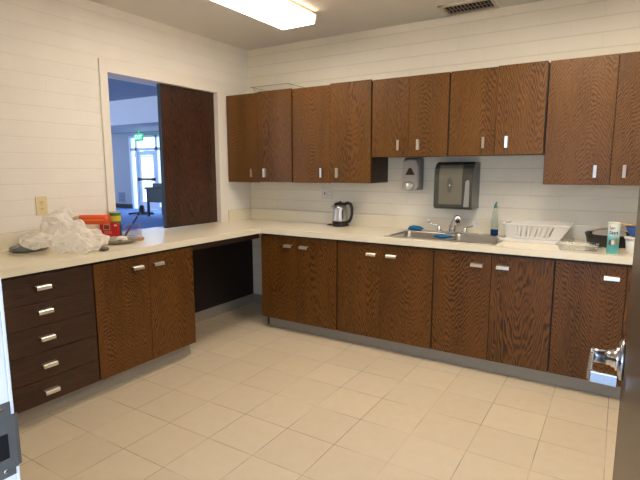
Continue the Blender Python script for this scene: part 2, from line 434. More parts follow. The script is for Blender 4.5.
FB, FT, DF = .1057, .8585, .6026
def base_unit(x0, x1, xs, hands, label):
    t = thing('base_cabinet', label, 'cabinet', ((x0+x1)/2, -.3, 0), 'brown base cabinets under the counter')
    bm = BM(); fy = -DF+.0186
    box(bm, x0+.001, x0+.019, fy, -.008, .104, ZT-.002); box(bm, x1-.019, x1-.001, fy, -.008, .104, ZT-.002)
    box(bm, x0+.019, x1-.019, fy, -.008, .104, .122); box(bm, x0+.019, x1-.019, -.014, -.008, .122, ZT-.002)
    box(bm, x0+.019, x1-.019, fy, fy+.018, ZT-.05, ZT-.002); box(bm, (x0+x1)/2-.02, (x0+x1)/2+.02, fy, fy+.018, .122, ZT-.05)
    box(bm, x0+.001, x1-.001, -.518, -.50, .001, .104)
    obj('body', bm, OAK_BODY, t)
    xs = [x0+.005]+xs+[x1-.005]
    for i in range(len(xs)-1):
        a = xs[i]+(.0015 if i else 0); b = xs[i+1]-(.0015 if i < len(xs)-2 else 0)
        bm = BM(); box(bm, a, b, -DF, -DF+.018, FB, FT, .0015)
        d = obj('door', bm, OAK_B, t)
        if hands[i] is not None: pull_h(hands[i], .782, -DF, d)
    return t
base_unit(.6094, 1.4022, [1.005], [.922, 1.084], 'brown oak base cabinet in the corner beside the open knee space')
base_unit(1.4022, 2.2127, [1.795], [1.717, 1.886], 'brown oak base cabinet below the left sink basin, second from the room corner')
base_unit(2.2127, 3.0117, [2.620], [2.525, 2.697], 'brown oak base cabinet below the right sink basin and dish rack')
base_unit(3.0117, XR-.002, [3.405], [3.328, 3.49], 'brown oak base cabinet at the right end, partly behind the open door')

LF = .6036
t = thing('drawer_cabinet', 'dark brown drawer cabinet with five drawers at the left edge', 'cabinet', (.3, -2.55, 0))
bm = BM(); box(bm, .008, LF-.0186, -2.87, -2.2365, .104, ZT-.002); box(bm, .008, .518, -2.87, -2.2365, .001, .104); obj('body', bm, OAK_BODY, t)
zs = [FT, .700, .566, .411, .250, FB]
for i in range(5):
    bm = BM(); box(bm, LF-.018, LF, -2.865, -2.2405, zs[i+1]+.0015, zs[i]-.0015, .0015)
    d = obj('drawer', bm, OAK_H, t)
    pull_hx(-2.55, (.786, .646, .491, .331, .172)[i], LF, d)
t = thing('base_cabinet', 'brown oak base cabinet standing between the drawers and the dark knee space', 'cabinet', (.3, -1.82, 0), 'brown base cabinets under the counter')
bm = BM(); box(bm, .008, LF-.0186, -2.2345, -1.412, .104, ZT-.002); box(bm, .008, .518, -2.2345, -1.412, .001, .104); obj('body', bm, OAK_BODY, t)
for a, b, h in ((-2.2305, -1.8235, -1.92), (-1.8205, -1.415, -1.75)):
    bm = BM(); box(bm, LF-.018, LF, a, b, FB, FT, .0015); d = obj('door', bm, OAK_B, t)
    pull_hx(h, .788, LF, d)
# knee space: dark panel on the wall and the rail under the counter
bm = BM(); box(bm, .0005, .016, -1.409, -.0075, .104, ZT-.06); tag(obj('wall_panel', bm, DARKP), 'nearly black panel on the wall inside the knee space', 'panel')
bm = BM(); box(bm, .575, .595, -1.409, -.604, ZT-.05, ZT-.0015); tag(obj('support_rail', bm, OAK_BODY), 'thin brown rail under the counter edge above the knee space', 'rail')

UD = .347
UB, UT, SB = 1.329, 2.1458, 1.5419
def upper_unit(x0, x1, xm, hands, z0, label, dz=(0, 0)):
    t = thing('wall_cabinet', label, 'cabinet', ((x0+x1)/2, -.17, z0), 'brown wall cabinets above the counter')
    bm = BM(); box(bm, x0+.001, x1-.001, -UD+.0186, -.002, z0, UT-.004); obj('body', bm, OAK_BODY, t)
    for i, (a, b) in enumerate(((x0+.006, xm-.0015), (xm+.0015, x1-.006))):
        bm = BM(); box(bm, a, b, -UD-(.003 if i and dz[1] else 0), -UD+.018, z0-.004+dz[i], UT+dz[i], .0015); d = obj('door', bm, OAK, t)
        pull_v(hands[i], z0+.085, -UD, d, -1 if i == 0 else 1)
    return t
upper_unit(.006, .7875, .397, (.318, .476), UB-.006, 'brown oak wall cabinet in the corner, under the clear tray', (0, .006))
upper_unit(.7875, 1.5747, 1.183, (1.100, 1.261), UB-.004, 'brown oak wall cabinet above the kettle', (0, .008))
upper_unit(1.5747, 2.2084, 1.893, (1.814, 1.979), SB, 'short brown oak wall cabinet above the soap dispenser')
upper_unit(2.2084, 2.869, 2.545, (2.468, 2.628), SB, 'short brown oak wall cabinet above the sink bottle and dish rack end', (0, .004))
upper_unit(2.872, 3.66, 3.268, (3.180, 3.345), UB+.009, 'tall brown oak wall cabinet at the right end above the cleaner can')

# ------------------------------------------------------------------ worktop, sink
t = thing('countertop', 'cream laminate L shaped countertop running along both walls', 'countertop', (.6, -.6, ZT))
SX0, SX1, SY0, SY1 = 1.80, 2.635, -.565, -.065
hx0, hx1, hy0, hy1 = SX0+.02, SX1-.02, SY0+.02, SY1-.02
bm = BM()
dB, dL = .6305, .6333
outer = [(.002, -2.90), (dL, -2.90), (dL, -dB), (XR-.002, -dB), (XR-.002, -.002), (.002, -.002), (.002, OY1-.012), (-.215, OY1-.012), (-.215, OY0+.010), (.002, OY0+.010)]
# grid-decomposed slab with the sink hole and the sill through the opening
xsg = sorted({-.215, .002, dL, hx0, hx1, XR-.002}); ysg = sorted({-2.90, OY0+.010, OY1-.012, -dB, hy0, hy1, -.002})
def inside(x, y):
    if hx0 < x < hx1 and hy0 < y < hy1: return False
    if x < .002: return OY0+.010 < y < OY1-.012
    if x < dL: return True
    return y > -dB
vt = {}
def V(x, y, z):
    k = (round(x, 5), round(y, 5), z)
    if k not in vt: vt[k] = bm.verts.new((x, y, z))
    return vt[k]
cells = {(i, j) for i in range(len(xsg)-1) for j in range(len(ysg)-1) if inside((xsg[i]+xsg[i+1])/2, (ysg[j]+ysg[j+1])/2)}
for i, j in cells:
    x0, x1, y0, y1 = xsg[i], xsg[i+1], ysg[j], ysg[j+1]
    bm.faces.new((V(x0, y0, HC), V(x1, y0, HC), V(x1, y1, HC), V(x0, y1, HC)))
    bm.faces.new((V(x0, y0, ZT), V(x0, y1, ZT), V(x1, y1, ZT), V(x1, y0, ZT)))
    for (di, dj), (p, q) in {(-1, 0): ((x0, y0), (x0, y1)), (1, 0): ((x1, y1), (x1, y0)), (0, -1): ((x1, y0), (x0, y0)), (0, 1): ((x0, y1), (x1, y1))}.items():
        if (i+di, j+dj) not in cells: bm.faces.new((V(*p, ZT), V(*p, HC), V(*q, HC), V(*q, ZT)))
bmesh.ops.recalc_face_normals(bm, faces=bm.faces)
obj('slab', bm, COUNTER, t)
bm = BM()
box(bm, .002, XR-.002, -.020, -.002, HC-.001, 1.0345, .003); obj('backsplash', bm, COUNTER, t)
bm = BM(); box(bm, .002, .020, -2.90, -1.699, HC-.001, 1.0345, .003); obj('backsplash', bm, COUNTER, t)
bm = BM(); box(bm, .002, .020, -.364, -.021, HC-.001, 1.0345, .003); obj('backsplash', bm, COUNTER, t)

t = thing('sink', 'stainless steel double basin sink set into the counter', 'sink', ((SX0+SX1)/2, (SY0+SY1)/2, HC))
def basin(x0, x1, y0, y1, zb):
    bm = BM(); r = .045; nseg = 5
    def ring(ins, z, rr):
        pts = []
        for cx, cy, a0 in ((x1-ins-rr, y1-ins-rr, 0), (x0+ins+rr, y1-ins-rr, PI/2), (x0+ins+rr, y0+ins+rr, PI), (x1-ins-rr, y0+ins+rr, 3*PI/2)):
            for k in range(nseg+1):
                a = a0+PI/2*k/nseg; pts.append(bm.verts.new((cx+rr*math.cos(a), cy+rr*math.sin(a), z)))
        return pts
    rs = [ring(0, HC+.004, r), ring(.004, HC-.004, r), ring(.010, zb+.03, r), ring(.02, zb+.008, r), ring(.04, zb, r)]
    for a, b in zip(rs, rs[1:]):
        for i in range(len(a)): f = bm.faces.new((a[i], a[(i+1) % len(a)], b[(i+1) % len(a)], b[i])); f.smooth = True
    bm.faces.new(rs[-1])
    return bm
bx = [(SX0+.03, (SX0+SX1)/2-.02), ((SX0+SX1)/2+.02, SX1-.03)]; by = (SY0+.03, SY1-.10)
bm = BM()
e = .0005
box(bm, SX0, SX1, SY0, by[0], HC+e, HC+.006, .002); box(bm, SX0, SX1, by[1], SY1, HC+e, HC+.006, .002)
box(bm, SX0, bx[0][0], by[0]-.002, by[1]+.002, HC+e, HC+.006, .001); box(bm, bx[1][1], SX1, by[0]-.002, by[1]+.002, HC+e, HC+.006, .001); box(bm, bx[0][1], bx[1][0], by[0]-.002, by[1]+.002, HC-.004, HC+.006, .001)
obj('rim', bm, STEEL, t)
for x0, x1 in bx:
    b_ = obj('basin', basin(x0, x1, by[0], by[1], .75), STEEL, t)
    bm = BM(); lathe(bm, [(.04, 0), (.042, .002), (.03, .003), (.012, .001), (.0, .001)], (x0+x1)/2, (by[0]+by[1])/2, .7505, 24); obj('drain', bm, CHROME, b_)

FX, FY = 2.195, -.115
t = thing('faucet', 'chrome faucet with angled spout and two blade handles behind the sink', 'faucet', (FX, FY, HC+.006))
zf = HC+.0062
bm = BM(); box(bm, FX-.125, FX+.125, FY-.024, FY+.024, zf, zf+.012, .005); obj('base_plate', bm, CHROME, t)
bm = BM(); lathe(bm, [(.026, .010), (.022, .03), (.020, .04)], FX, FY, zf, 24)
tube(bm, [(FX, FY, zf+.02), (FX+.006, FY-.004, zf+.05), (FX+.026, FY-.022, zf+.095), (FX+.046, FY-.05, zf+.122), (FX+.066, FY-.085, zf+.130), (FX+.072, FY-.10, zf+.122)], .018, 14, [.027, .028, .027, .025, .022, .020])
sp2 = obj('spout', bm, CHROME, t)
bm = BM(); lathe(bm, [(.016, 0), (.017, -.004), (.016, -.022), (.010, -.022)], FX+.072, FY-.098, zf+.116, 20); obj('aerator', bm, BLACK, sp2)
for s in (-1, 1):
    bm = BM(); hx = FX+s*.105
    lathe(bm, [(.022, .010), (.020, .026), (.012, .036), (.012, .046), (.006, .05)], hx, FY, zf, 20)
    tube(bm, [(hx, FY, zf+.04), (hx+s*.02, FY-.005, zf+.052), (hx+s*.05, FY-.01, zf+.058), (hx+s*.075, FY-.015, zf+.075)], .006, 10)
    h = obj('handle', bm, CHROME, t)
    bm = BM(); box(bm, hx+s*.082-.013, hx+s*.082+.013, FY-.022, FY-.010, zf+.07, zf+.098, .004); obj('blade_tip', bm, plain('pale_blade', (214, 232, 248), .2, metal=.2) if s > 0 else CHROME, h)
bm = BM(); lathe(bm, [(.022, 0), (.022, .006), (.016, .012), (.0, .013)], 2.43, -.112, zf, 24); tag(obj('hole_cover', bm, WHITE), 'small white round cap on the sink deck right of the faucet', 'cap')

# blue scrubbers
BLUE = plain('blue_sponge', (18, 104, 150), .8, var=.25, vscale=150, bump=.6)
def lump(cx, cy, cz, sx, sy, sz, seed, amp=.25, sub=4, sc=3, flat=True):
    bm = BM(); bmesh.ops.create_icosphere(bm, subdivisions=sub, radius=1)
    for v in bm.verts:
        d = v.co.normalized()
        k = 1+amp*noise.noise(d*sc+Vector((seed, 0, 0)))+amp*.4*noise.noise(d*sc*2.7+Vector((0, seed, 0)))
        p = Vector((d.x*sx*k, d.y*sy*k, d.z*sz*k))
        if flat and p.z < -.75*sz: p.z = -.75*sz
        v.co = p+Vector((cx, cy, cz))
        if flat: v.co.z += .75*sz
    return bm
bm = lump(1.885, -.118, HC+.0065, .062, .038, .022, 3); tag(obj('scrub_sponge', bm, BLUE, smooth=True), 'blue scrub sponge on the back left corner of the sink', 'sponge', 'blue sponges at the sink')
bm = lump((SX0+SX1)/2+.01, -.44, HC+.0065, .07, .04, .014, 8); tag(obj('scrub_sponge', bm, BLUE, smooth=True), 'flat blue sponge resting on the divider between the two sink basins', 'sponge', 'blue sponges at the sink')

# soap bottle
t = thing('soap_bottle', 'tall clear bottle with blue liquid in the bottom right of the sink', 'bottle', (2.520, -.092, HC))
bz = HC+.0065
bm = BM(); lathe(bm, [(.024, 0), (.028, .004), (.028, .07), (.022, .14), (.013, .20), (.011, .215)], 2.520, -.092, bz, 28); obj('bottle_body', bm, clear('clear_bottle', (236, 246, 242), 0, .03), t)
bm = BM(); lathe(bm, [(.022, .002), (.0262, .006), (.0262, .045), (.0, .045)], 2.520, -.092, bz, 28); obj('liquid', bm, plain('blue_soap', (14, 62, 140), .15, var=.03), t)['label'] = 'deep blue liquid soap'
bm = BM(); lathe(bm, [(.013, .212), (.013, .232), (.007, .236)], 2.520, -.092, bz, 20)
tube(bm, [(2.520, -.092, bz+.23), (2.523, -.094, bz+.245), (2.531, -.10, bz+.258)], .007, 10, [.008, .007, .005]); obj('nozzle', bm, plain('teal_plastic', (88, 150, 150), .35), t)['label'] = 'teal nozzle cap'

# kettle
kx, ky = 1.165, -.13
t = thing('electric_kettle', 'brushed steel electric kettle with black handle on the back counter', 'kettle', (kx, ky, HC))
bm = BM(); lathe(bm, [(.072, 0), (.076, .004), (.076, .018), (.068, .022)], kx, ky, HC+.0005, 40); obj('power_base', bm, BLACK, t)
bm = BM(); lathe(bm, [(.070, .0225), (.073, .026), (.073, .045), (.071, .048)], kx, ky, HC+.0005, 40); obj('bottom_band', bm, BLACK, t)
bm = BM(); lathe(bm, [(.071, .047), (.072, .06), (.070, .11), (.064, .16), (.056, .195)], kx, ky, HC+.0005, 40)
KST = plain('brushed_kettle_steel', (214, 210, 204), .34, metal=1, var=.04, vscale=80); obj('pot', bm, KST, t)
bm = BM(); lathe(bm, [(.056, .194), (.057, .202), (.050, .212), (.03, .218), (.012, .219), (.010, .228), (.0, .229)], kx, ky, HC+.0005, 36)
obj('lid', bm, BLACK, t)
ang = math.radians(8); ux, uy = math.cos(ang), math.sin(ang)
K = lambda r, z: (kx+ux*r, ky+uy*r, HC+z)
bm = BM(); tube(bm, [K(.045, .205), K(.075, .216), K(.100, .205), K(.113, .165), K(.112, .11), K(.100, .065), K(.085, .045), K(.068, .040)], .013, 12, [.014, .015, .015, .014, .013, .013, .013, .012]); obj('handle', bm, BLACK, t)
bm = BM(); prism(bm, [(-.030, .0), (.030, .0), (.012, .030), (-.012, .030)], 'Z', 0, .028)
bmesh.ops.rotate(bm, verts=bm.verts, matrix=Matrix.Rotation(ang+PI/2, 3, 'Z')); bmesh.ops.translate(bm, verts=bm.verts, vec=(kx-ux*.052, ky-uy*.052, HC+.165)); obj('pouring_lip', bm, KST, t)
bm = BM(); box(bm, kx+.055-.006, kx+.055+.006, ky-.055, ky-.049, HC+.07, HC+.16, .002); obj('water_gauge', bm, BLACK, t)
bm = BM(); tube(bm, [(kx-.070, ky-.01, HC+.008), (kx-.10, ky-.02, HC+.006), (kx-.135, ky+.0, HC+.006), (kx-.14, ky+.04, HC+.006), (kx-.10, ky+.065, HC+.006), (kx-.04, ky+.07, HC+.006)], .0045, 8); obj('cord', bm, BLACK, t)

# outlets
def outlet(nm, face, u, z, w, h, mats, label):
    t = thing(nm, label, 'outlet', (u, -.003, z) if face == 'B' else (.003, u, z), None)
    def T(bm):
        if face == 'L':
            for v in bm.verts: v.co = Vector((-v.co.y, v.co.x, v.co.z))
        return bm
    def bx2(a0, a1, d0, d1, c0, c1, bev=0):
        bm = BM(); box(bm, a0, a1, d0, d1, c0, c1, bev); return bm
    obj('cover_plate', T(bx2(u-w/2, u+w/2, -.007, -.0005, z-h/2, z+h/2, .002)), mats[0], t)
    if nm == 'duplex_outlet':
        for s in (-1, 1):
            bm = BM(); lathe(bm, [(.0165, -.007), (.0165, -.009), (.015, -.0095)], u, 0, z+s*.021, 24, 'Y'); rc = obj('receptacle', T(bm), mats[0], t)
            for q in (-.006, .006):
                bm = BM(); box(bm, u+q-.0013, u+q+.0013, -.0105, -.0085, z+s*.021-.002, z+s*.021+.007); obj('slot', T(bm), BLACK, rc)
            bm = BM(); lathe(bm, [(.0025, -.0085), (.0025, -.0102)], u, 0, z+s*.021-.009, 10, 'Y'); obj('ground_hole', T(bm), BLACK, rc)
        bm = BM(); lathe(bm, [(.003, -.007), (.003, -.0085), (.001, -.009)], u, 0, z, 12, 'Y'); obj('screw', T(bm), STEEL, t)
    else:
        bm = BM(); box(bm, u-.038, u-.012, -.009, -.0065, z-.034, z+.034, .001); sw = obj('rocker_switch', bm, mats[1], t)
        bm = BM(); box(bm, u-.031, u-.019, -.011, -.0085, z-.012, z+.014, .001); obj('toggle', bm, plain('grey_switch', (120, 112, 102), .4), sw)
        bm = BM(); box(bm, u+.012, u+.038, -.009, -.0065, z-.034, z+.034, .001); rc = obj('receptacle', bm, mats[1], t)
        for s in (-1, 1):
            for q in (-.005, .005):
                bm = BM(); box(bm, u+.025+q-.0013, u+.025+q+.0013, -.0105, -.0085, z+s*.016-.004, z+s*.016+.004); obj('slot', bm, BLACK, rc)
    return t
outlet('duplex_outlet', 'L', -2.192, 1.198, .075, .124, (IVORY,), 'ivory duplex outlet on the left block wall above the plastic bag')
outlet('switch_outlet', 'B', .950, 1.212, .122, .112, (plain('cream_plate', (224, 216, 198), .4), WHITE), 'cream double outlet plate on the back wall left of the kettle')

# soap dispenser
t = thing('soap_dispenser', 'grey wall soap dispenser with dark triangular window', 'soap dispenser', (1.825, 0, 1.25))
SG = plain('dispenser_grey', (186, 181, 175), .35, var=.03); SGD = plain('dispenser_dark', (126, 121, 115), .4, var=.05)
sx0, sx1 = 1.747, 1.905
bm = BM(); prism(bm, [(-.002, 1.262), (-.075, 1.268), (-.09, 1.29), (-.09, 1.49), (-.075, 1.525), (-.05, 1.535), (-.002, 1.535)], 'X', sx0+.004, sx1, .012); obj('back_shell', bm, SGD, t)
bm = BM(); prism(bm, [(sx0, 1.30), (sx0+.02, 1.268), (sx1-.03, 1.268), (sx1-.012, 1.30), (sx1-.016, 1.46), (sx1-.03, 1.505), (sx1-.05, 1.52), (sx0+.04, 1.52), (sx0+.014, 1.50)], 'Y', -.108, -.07, .008); obj('front_cover', bm, SG, t)
bm = BM(); prism(bm, [(1.780, 1.392), (1.862, 1.392), (1.835, 1.445), (1.821, 1.452), (1.807, 1.445)], 'Y', -.1095, -.106); obj('window', bm, plain('smoked_window', (70, 46, 38), .2), t)
bm = BM(); lathe(bm, [(.052, 0), (.054, -.012), (.046, -.026), (.02, -.034), (.0, -.035)], 1.808, -.100, 1.30, 32, 'Y', 1, .72)
pb = obj('push_bar', bm, plain('silver_push', (205, 202, 198), .25, metal=.5), t)

# paper towel dispenser
t = thing('towel_dispenser', 'smoke grey paper towel dispenser above the sink', 'towel dispenser', (2.22, 0, 1.12))
SMD = plain('smoke_plastic_dark', (72, 74, 69), .22, var=.05)
tx0, tx1, ty, tz0, tz1 = 2.070, 2.372, -.23, 1.128, 1.495
prof = [(-.002, tz0), (ty+.03, tz0), (ty+.004, tz0+.012), (ty, tz0+.04), (ty, tz1-.10), (ty+.012, tz1-.05), (ty+.045, tz1-.014), (ty+.09, tz1), (-.002, tz1)]
bm = BM(); prism(bm, prof, 'X', tx0, tx1, .006); obj('housing', bm, SMD, t)
bm = BM(); p2 = [(max(y-.004, ty-.004), z) for y, z in prof[2:8]]
prism(bm, [(ty+.02, tz0+.022)]+[(ty-.003, tz0+.04), (ty-.004, tz1-.10), (ty+.008, tz1-.05), (ty+.030, tz1-.022)], 'X', tx0+.042, tx1-.078, .002); obj('front_cover', bm, plain('smoke_cover_olive', (116, 113, 99), .2, var=.04, spec=.6), t)
bm = BM(); lathe(bm, [(.021, 0), (.021, -.0012)], (tx0+tx1)/2-.022, ty-.0042, 1.315, 32, 'Y', 1, 2.9); em = obj('emblem', bm, plain('emblem_grey', (82, 80, 72), .3), t); em['label'] = 'oval emblem with a small star'
bm = BM()
stp = []
for i in range(8):
    a = PI*i/4; r = .010 if i % 2 == 0 else .0035
    stp.append(((tx0+tx1)/2-.022+r*math.sin(a), 1.315+1.4*r*math.cos(a)))
prism(bm, stp, 'Y', ty-.0062, ty-.0050); obj('star', bm, plain('emblem_star', (200, 198, 188), .3), em)
bm = BM(); prism(bm, [(tx1-.060, 1.150), (tx1-.022, 1.150), (tx1-.020, 1.345), (tx1-.034, 1.358), (tx1-.050, 1.345)], 'Y', ty-.016, ty+.002, .004); lv = obj('lever', bm, plain('lever_grey', (146, 147, 143), .35, var=.03), t); lv['label'] = 'light grey push lever'

# dish rack
t = thing('dish_rack', 'white plastic dish rack on a drip tray right of the sink', 'dish rack', (2.845, -.19, HC))
rx0, rx1, ry0, ry1 = 2.632, 3.058, -.335, -.07
bm = BM(); box(bm, rx0-.022, rx1+.012, ry0-.012, ry1+.008, HC+.0006, HC+.010, .003)
for a in ((rx0-.022, rx0-.016, ry0-.012, ry1+.008), (rx1+.006, rx1+.012, ry0-.012, ry1+.008), (rx0-.022, rx1+.012, ry0-.012, ry0-.006), (rx0-.022, rx1+.012, ry1+.002, ry1+.008)):
    box(bm, *a, HC+.004, HC+.024, .002)
obj('drip_tray', bm, WHITE, t)
bm = BM()
rb, rt = HC+.024, HC+.126; ins = .028
def side_quad(pa, pb, th, holes):
    """slotted tapered side from the floor edge to the rim edge; pa/pb bottom-left..top-right corners"""
    (b0, b1, t0, t1) = pa
    n = Vector(pb)
    def P(s, q): return (Vector(b0).lerp(Vector(b1), s)).lerp(Vector(t0).lerp(Vector(t1), s), q)
    ss = [0]+[x for h in holes for x in h]+[1]; qs = [0, .16, .86, 1]
    for i in range(len(ss)-1):
        for j in range(3):
            if i % 2 == 1 and j == 1: continue
            c = [P(ss[i], qs[j]), P(ss[i+1], qs[j]), P(ss[i+1], qs[j+1]), P(ss[i], qs[j+1])]
            A = [bm.verts.new(p) for p in c]; B = [bm.verts.new(p+n*th) for p in c]
            bm.faces.new(A); bm.faces.new(B[::-1])
            for k in range(4): bm.faces.new((A[k], B[k], B[(k+1) % 4], A[(k+1) % 4]))
slots = [(.22+.17*k+.0, .22+.17*k+.035) for k in range(4)]
slots = sorted([(a, b) for k in range(4) for a, b in ((.20+.165*k, .235+.165*k), (.27+.165*k, .305+.165*k))])
bl, br_ = rx0+.014, rx1-.062
side_quad(((bl, ry0+ins, rb), (br_, ry0+ins, rb), (rx0, ry0, rt), (rx1, ry0, rt)), (0, 1, 0), .004, slots)
side_quad(((bl, ry1-ins, rb), (br_, ry1-ins, rb), (rx0, ry1, rt), (rx1, ry1, rt)), (0, -1, 0), .004, [(.2, .32), (.38, .50), (.56, .68), (.74, .86)])
side_quad(((bl, ry0+ins, rb), (bl, ry1-ins, rb), (rx0, ry0, rt), (rx0, ry1, rt)), (1, 0, 0), .004, [(.3, .45), (.55, .7)])
side_quad(((br_, ry0+ins, rb), (br_, ry1-ins, rb), (rx1, ry0, rt), (rx1, ry1, rt)), (1, 0, .3), .004, [(.3, .45), (.55, .7)])
box(bm, bl, br_, ry0+ins, ry1-ins, rb-.002, rb+.003)
for k in range(7): box(bm, bl+.03+k*.05, bl+.036+k*.05, ry0+.05, ry1-.05, rb, rb+.045)
bmesh.ops.recalc_face_normals(bm, faces=bm.faces)
obj('basket', bm, WHITE, t)
bm = BM()
for a in ((rx0-.008, rx1+.008, ry0-.010, ry0+.004), (rx0-.008, rx1+.008, ry1-.004, ry1+.008), (rx0-.008, rx0+.006, ry0, ry1), (rx1-.006, rx1+.008, ry0, ry1)):
    box(bm, *a, rt-.004, rt+.006, .003)
obj('rim', bm, WHITE, t)

# clear food tray, pan, plate
CLR = clear('clear_tray', (250, 250, 248), 0, .03)
def tray(nm, x0, x1, y0, y1, z, h, lip, mat, label, cat, rows=0):
    bm = BM(); th = .002; ins = .014
    def R(i, zz): return [bm.verts.new(p) for p in ((x0+i, y0+i, zz), (x1-i, y0+i, zz), (x1-i, y1-i, zz), (x0+i, y1-i, zz))]
    rs = [R(-lip, z+h), R(0, z+h), R(ins, z+.003), R(ins+.002, z+.0008)]
    for a, b in zip(rs, rs[1:]):
        for k in range(4): bm.faces.new((a[k], a[(k+1) % 4], b[(k+1) % 4], b[k]))
    bm.faces.new(rs[-1])
    for f in bm.faces: f.smooth = False
    bmesh.ops.recalc_face_normals(bm, faces=bm.faces)
    o = obj(nm, bm, mat); md = o.modifiers.new('thick', 'SOLIDIFY'); md.thickness = th; md.offset = 1
    bv = o.modifiers.new('bevel', 'BEVEL'); bv.width = .004; bv.segments = 2
    return tag(o, label, cat)
tray('clear_tray', 3.01, 3.245, -.555, -.375, HC+.0006, .032, .012, CLR, 'clear plastic food tray lying on the counter in front of the dish rack end', 'tray')
tray('clear_lid_tray', .33, .73, -.335, -.06, UT+.0022, .05, .014, CLR, 'clear shallow tray on top of the corner wall cabinet', 'tray')

px_, py_ = 3.300, -.185
bm = BM(); lathe(bm, [(.0, .001), (.125, .001), (.140, .012), (.150, .060), (.158, .082), (.154, .084), (.145, .064), (.134, .016), (.12, .007), (.0, .006)], px_, py_, HC, 48); tag(obj('roasting_pan', bm, BLACK), 'black round pan on the counter behind the cleaner can', 'pan')
bm = BM(); lathe(bm, [(.0, 0), (.05, 0), (.078, .008), (.098, .022), (.100, .024), (.08, .013), (.05, .005), (.0, .004)], px_-.012, py_+.01, HC+.058, 40)
bmesh.ops.rotate(bm, verts=bm.verts, cent=(px_-.012, py_+.01, HC+.058), matrix=Matrix.Rotation(math.radians(14), 3, 'X'))
tag(obj('pale_plate', bm, plain('plate_grey', (186, 178, 166), .35, var=.03)), 'pale grey plate lying inside the black pan', 'plate')

# cleaner can
qx, qy, qr = 3.317, -.548, .0315
t = thing('cleaner_can', 'teal cardboard can of powder cleaner with red and blue lettering', 'can', (qx, qy, HC))
def can_mat():
    m, nt, b = new_mat('teal_can_print')
    tc = nt.nodes.new('ShaderNodeTexCoord'); sp = nt.nodes.new('ShaderNodeSeparateXYZ'); nt.links.new(tc.outputs['Object'], sp.inputs[0])
    cr = nt.nodes.new('ShaderNodeValToRGB'); nt.links.new(M2(nt, 'ADD', M2(nt, 'MULTIPLY', sp.outputs['Z'], 1/.19), .5), cr.inputs[0])
    el = cr.color_ramp.elements
    el[0].position = 0; el[0].color = lin(120, 190, 186); el[1].position = 1; el[1].color = lin(208, 224, 214)
    for p, c in ((.10, (96, 176, 176)), (.3, (70, 158, 160)), (.5, (92, 178, 178)), (.60, (170, 208, 204)), (.75, (206, 224, 218))):
        e_ = el.new(p); e_.color = lin(*c)
    nt.links.new(cr.outputs[0], b.inputs['Base Color']); b.inputs['Roughness'].default_value = .4
    return m
bm = BM(); lathe(bm, [(qr-.001, 0), (qr, .002), (qr, .184), (qr-.001, .186)], qx, qy, HC+.0005, 36); cbody = obj('tube_body', bm, can_mat(), t)
bm = BM(); lathe(bm, [(qr+.001, .184), (qr+.001, .191), (qr-.003, .192), (qr-.005, .189), (0, .189)], qx, qy, HC+.0005, 36); obj('lid', bm, plain('pale_lid', (206, 212, 198), .4), t)
tocam = math.atan2(CY-qy, CX-qx)
def wrap_text(name, body, size, z, mat, r, cx, cy, ang, parent, sx=1):
    bm, _ = text_part(name, body, size, mat, parent, None)
    bmesh.ops.subdivide_edges(bm, edges=[e for e in bm.edges if e.calc_length() > .006], cuts=2)
    for v in bm.verts:
        a = ang + v.co.x*sx/r; rr = r + .0006 + v.co.z
        v.co = Vector((cx+rr*math.cos(a), cy+rr*math.sin(a), z+v.co.y))
    return obj(name, bm, mat, parent)
wrap_text('red_lettering', 'Love', .027, HC+.160, plain('print_red', (200, 30, 44), .5), qr, qx, qy, tocam-.25, cbody, .55)
wrap_text('blue_lettering', 'Carpet', .026, HC+.131, plain('print_navy', (40, 58, 110), .5), qr, qx, qy, tocam, cbody, .62)
def patch(name, z, w, h, ang, mat, parent, r, cx, cy):
    bm = BM(); n = 10; A = []
    for i in range(n):
        q = 2*PI*i/n
        a = ang+math.cos(q)*w/2/r; rr = r+.0007
        A.append(bm.verts.new((cx+rr*math.cos(a), cy+rr*math.sin(a), z+math.sin(q)*h/2)))
    bm.faces.new(A); return obj(name, bm, mat, parent)
patch('brown_picture', HC+.070, .016, .036, tocam-.55, plain('print_brown', (96, 66, 60), .5), cbody, qr, qx, qy)
patch('white_picture', HC+.072, .018, .030, tocam-.05, plain('print_white', (214, 222, 214), .5), cbody, qr+.0004, qx, qy)
patch('orange_picture', HC+.082, .016, .036, tocam+.5, plain('print_orange', (188, 112, 52), .5), cbody, qr+.0002, qx, qy)

# white tub, blue bowl, spoon
ux_, uy_ = 3.432, -.455
t = thing('white_tub', 'white plastic tub under the blue bowl at the right end of the counter', 'tub', (ux_, uy_, HC))
bm = BM(); lathe(bm, [(.0, 0), (.040, 0), (.043, .003), (.052, .088)], ux_, uy_, HC+.0005, 32); obj('tub_body', bm, WHITE, t)
bm = BM(); lathe(bm, [(.052, .086), (.0585, .087), (.0585, .097), (.055, .099), (.0, .099)], ux_, uy_, HC+.0005, 32); obj('lid', bm, WHITE, t)
bm = BM(); lathe(bm, [(.0, 0), (.030, 0), (.036, .006), (.056, .036), (.066, .060), (.068, .061), (.064, .060), (.052, .036), (.033, .010), (.0, .006)], ux_+.008, uy_+.01, HC+.1003, 36)
tag(obj('blue_bowl', bm, plain('blue_plastic', (36, 84, 158), .35, var=.04)), 'blue plastic bowl on top of the white tub', 'bowl')
t = thing('wooden_spoon', 'pale wooden spoon lying across the rim of the blue bowl', 'spoon', (ux_, uy_, HC+.163))
zz = HC+.1003+.061+.0062
bm = BM(); tube(bm, [(ux_-.115, uy_+.035, zz+.008), (ux_-.03, uy_+.02, zz+.001), (ux_+.10, uy_+.0, zz+.001), (ux_+.16, uy_-.01, zz)], .006, 10); obj('stick', bm, plain('pale_wood', (206, 160, 92), .55, var=.1), t)
bm = BM(); bmesh.ops.create_uvsphere(bm, u_segments=20, v_segments=10, radius=1)
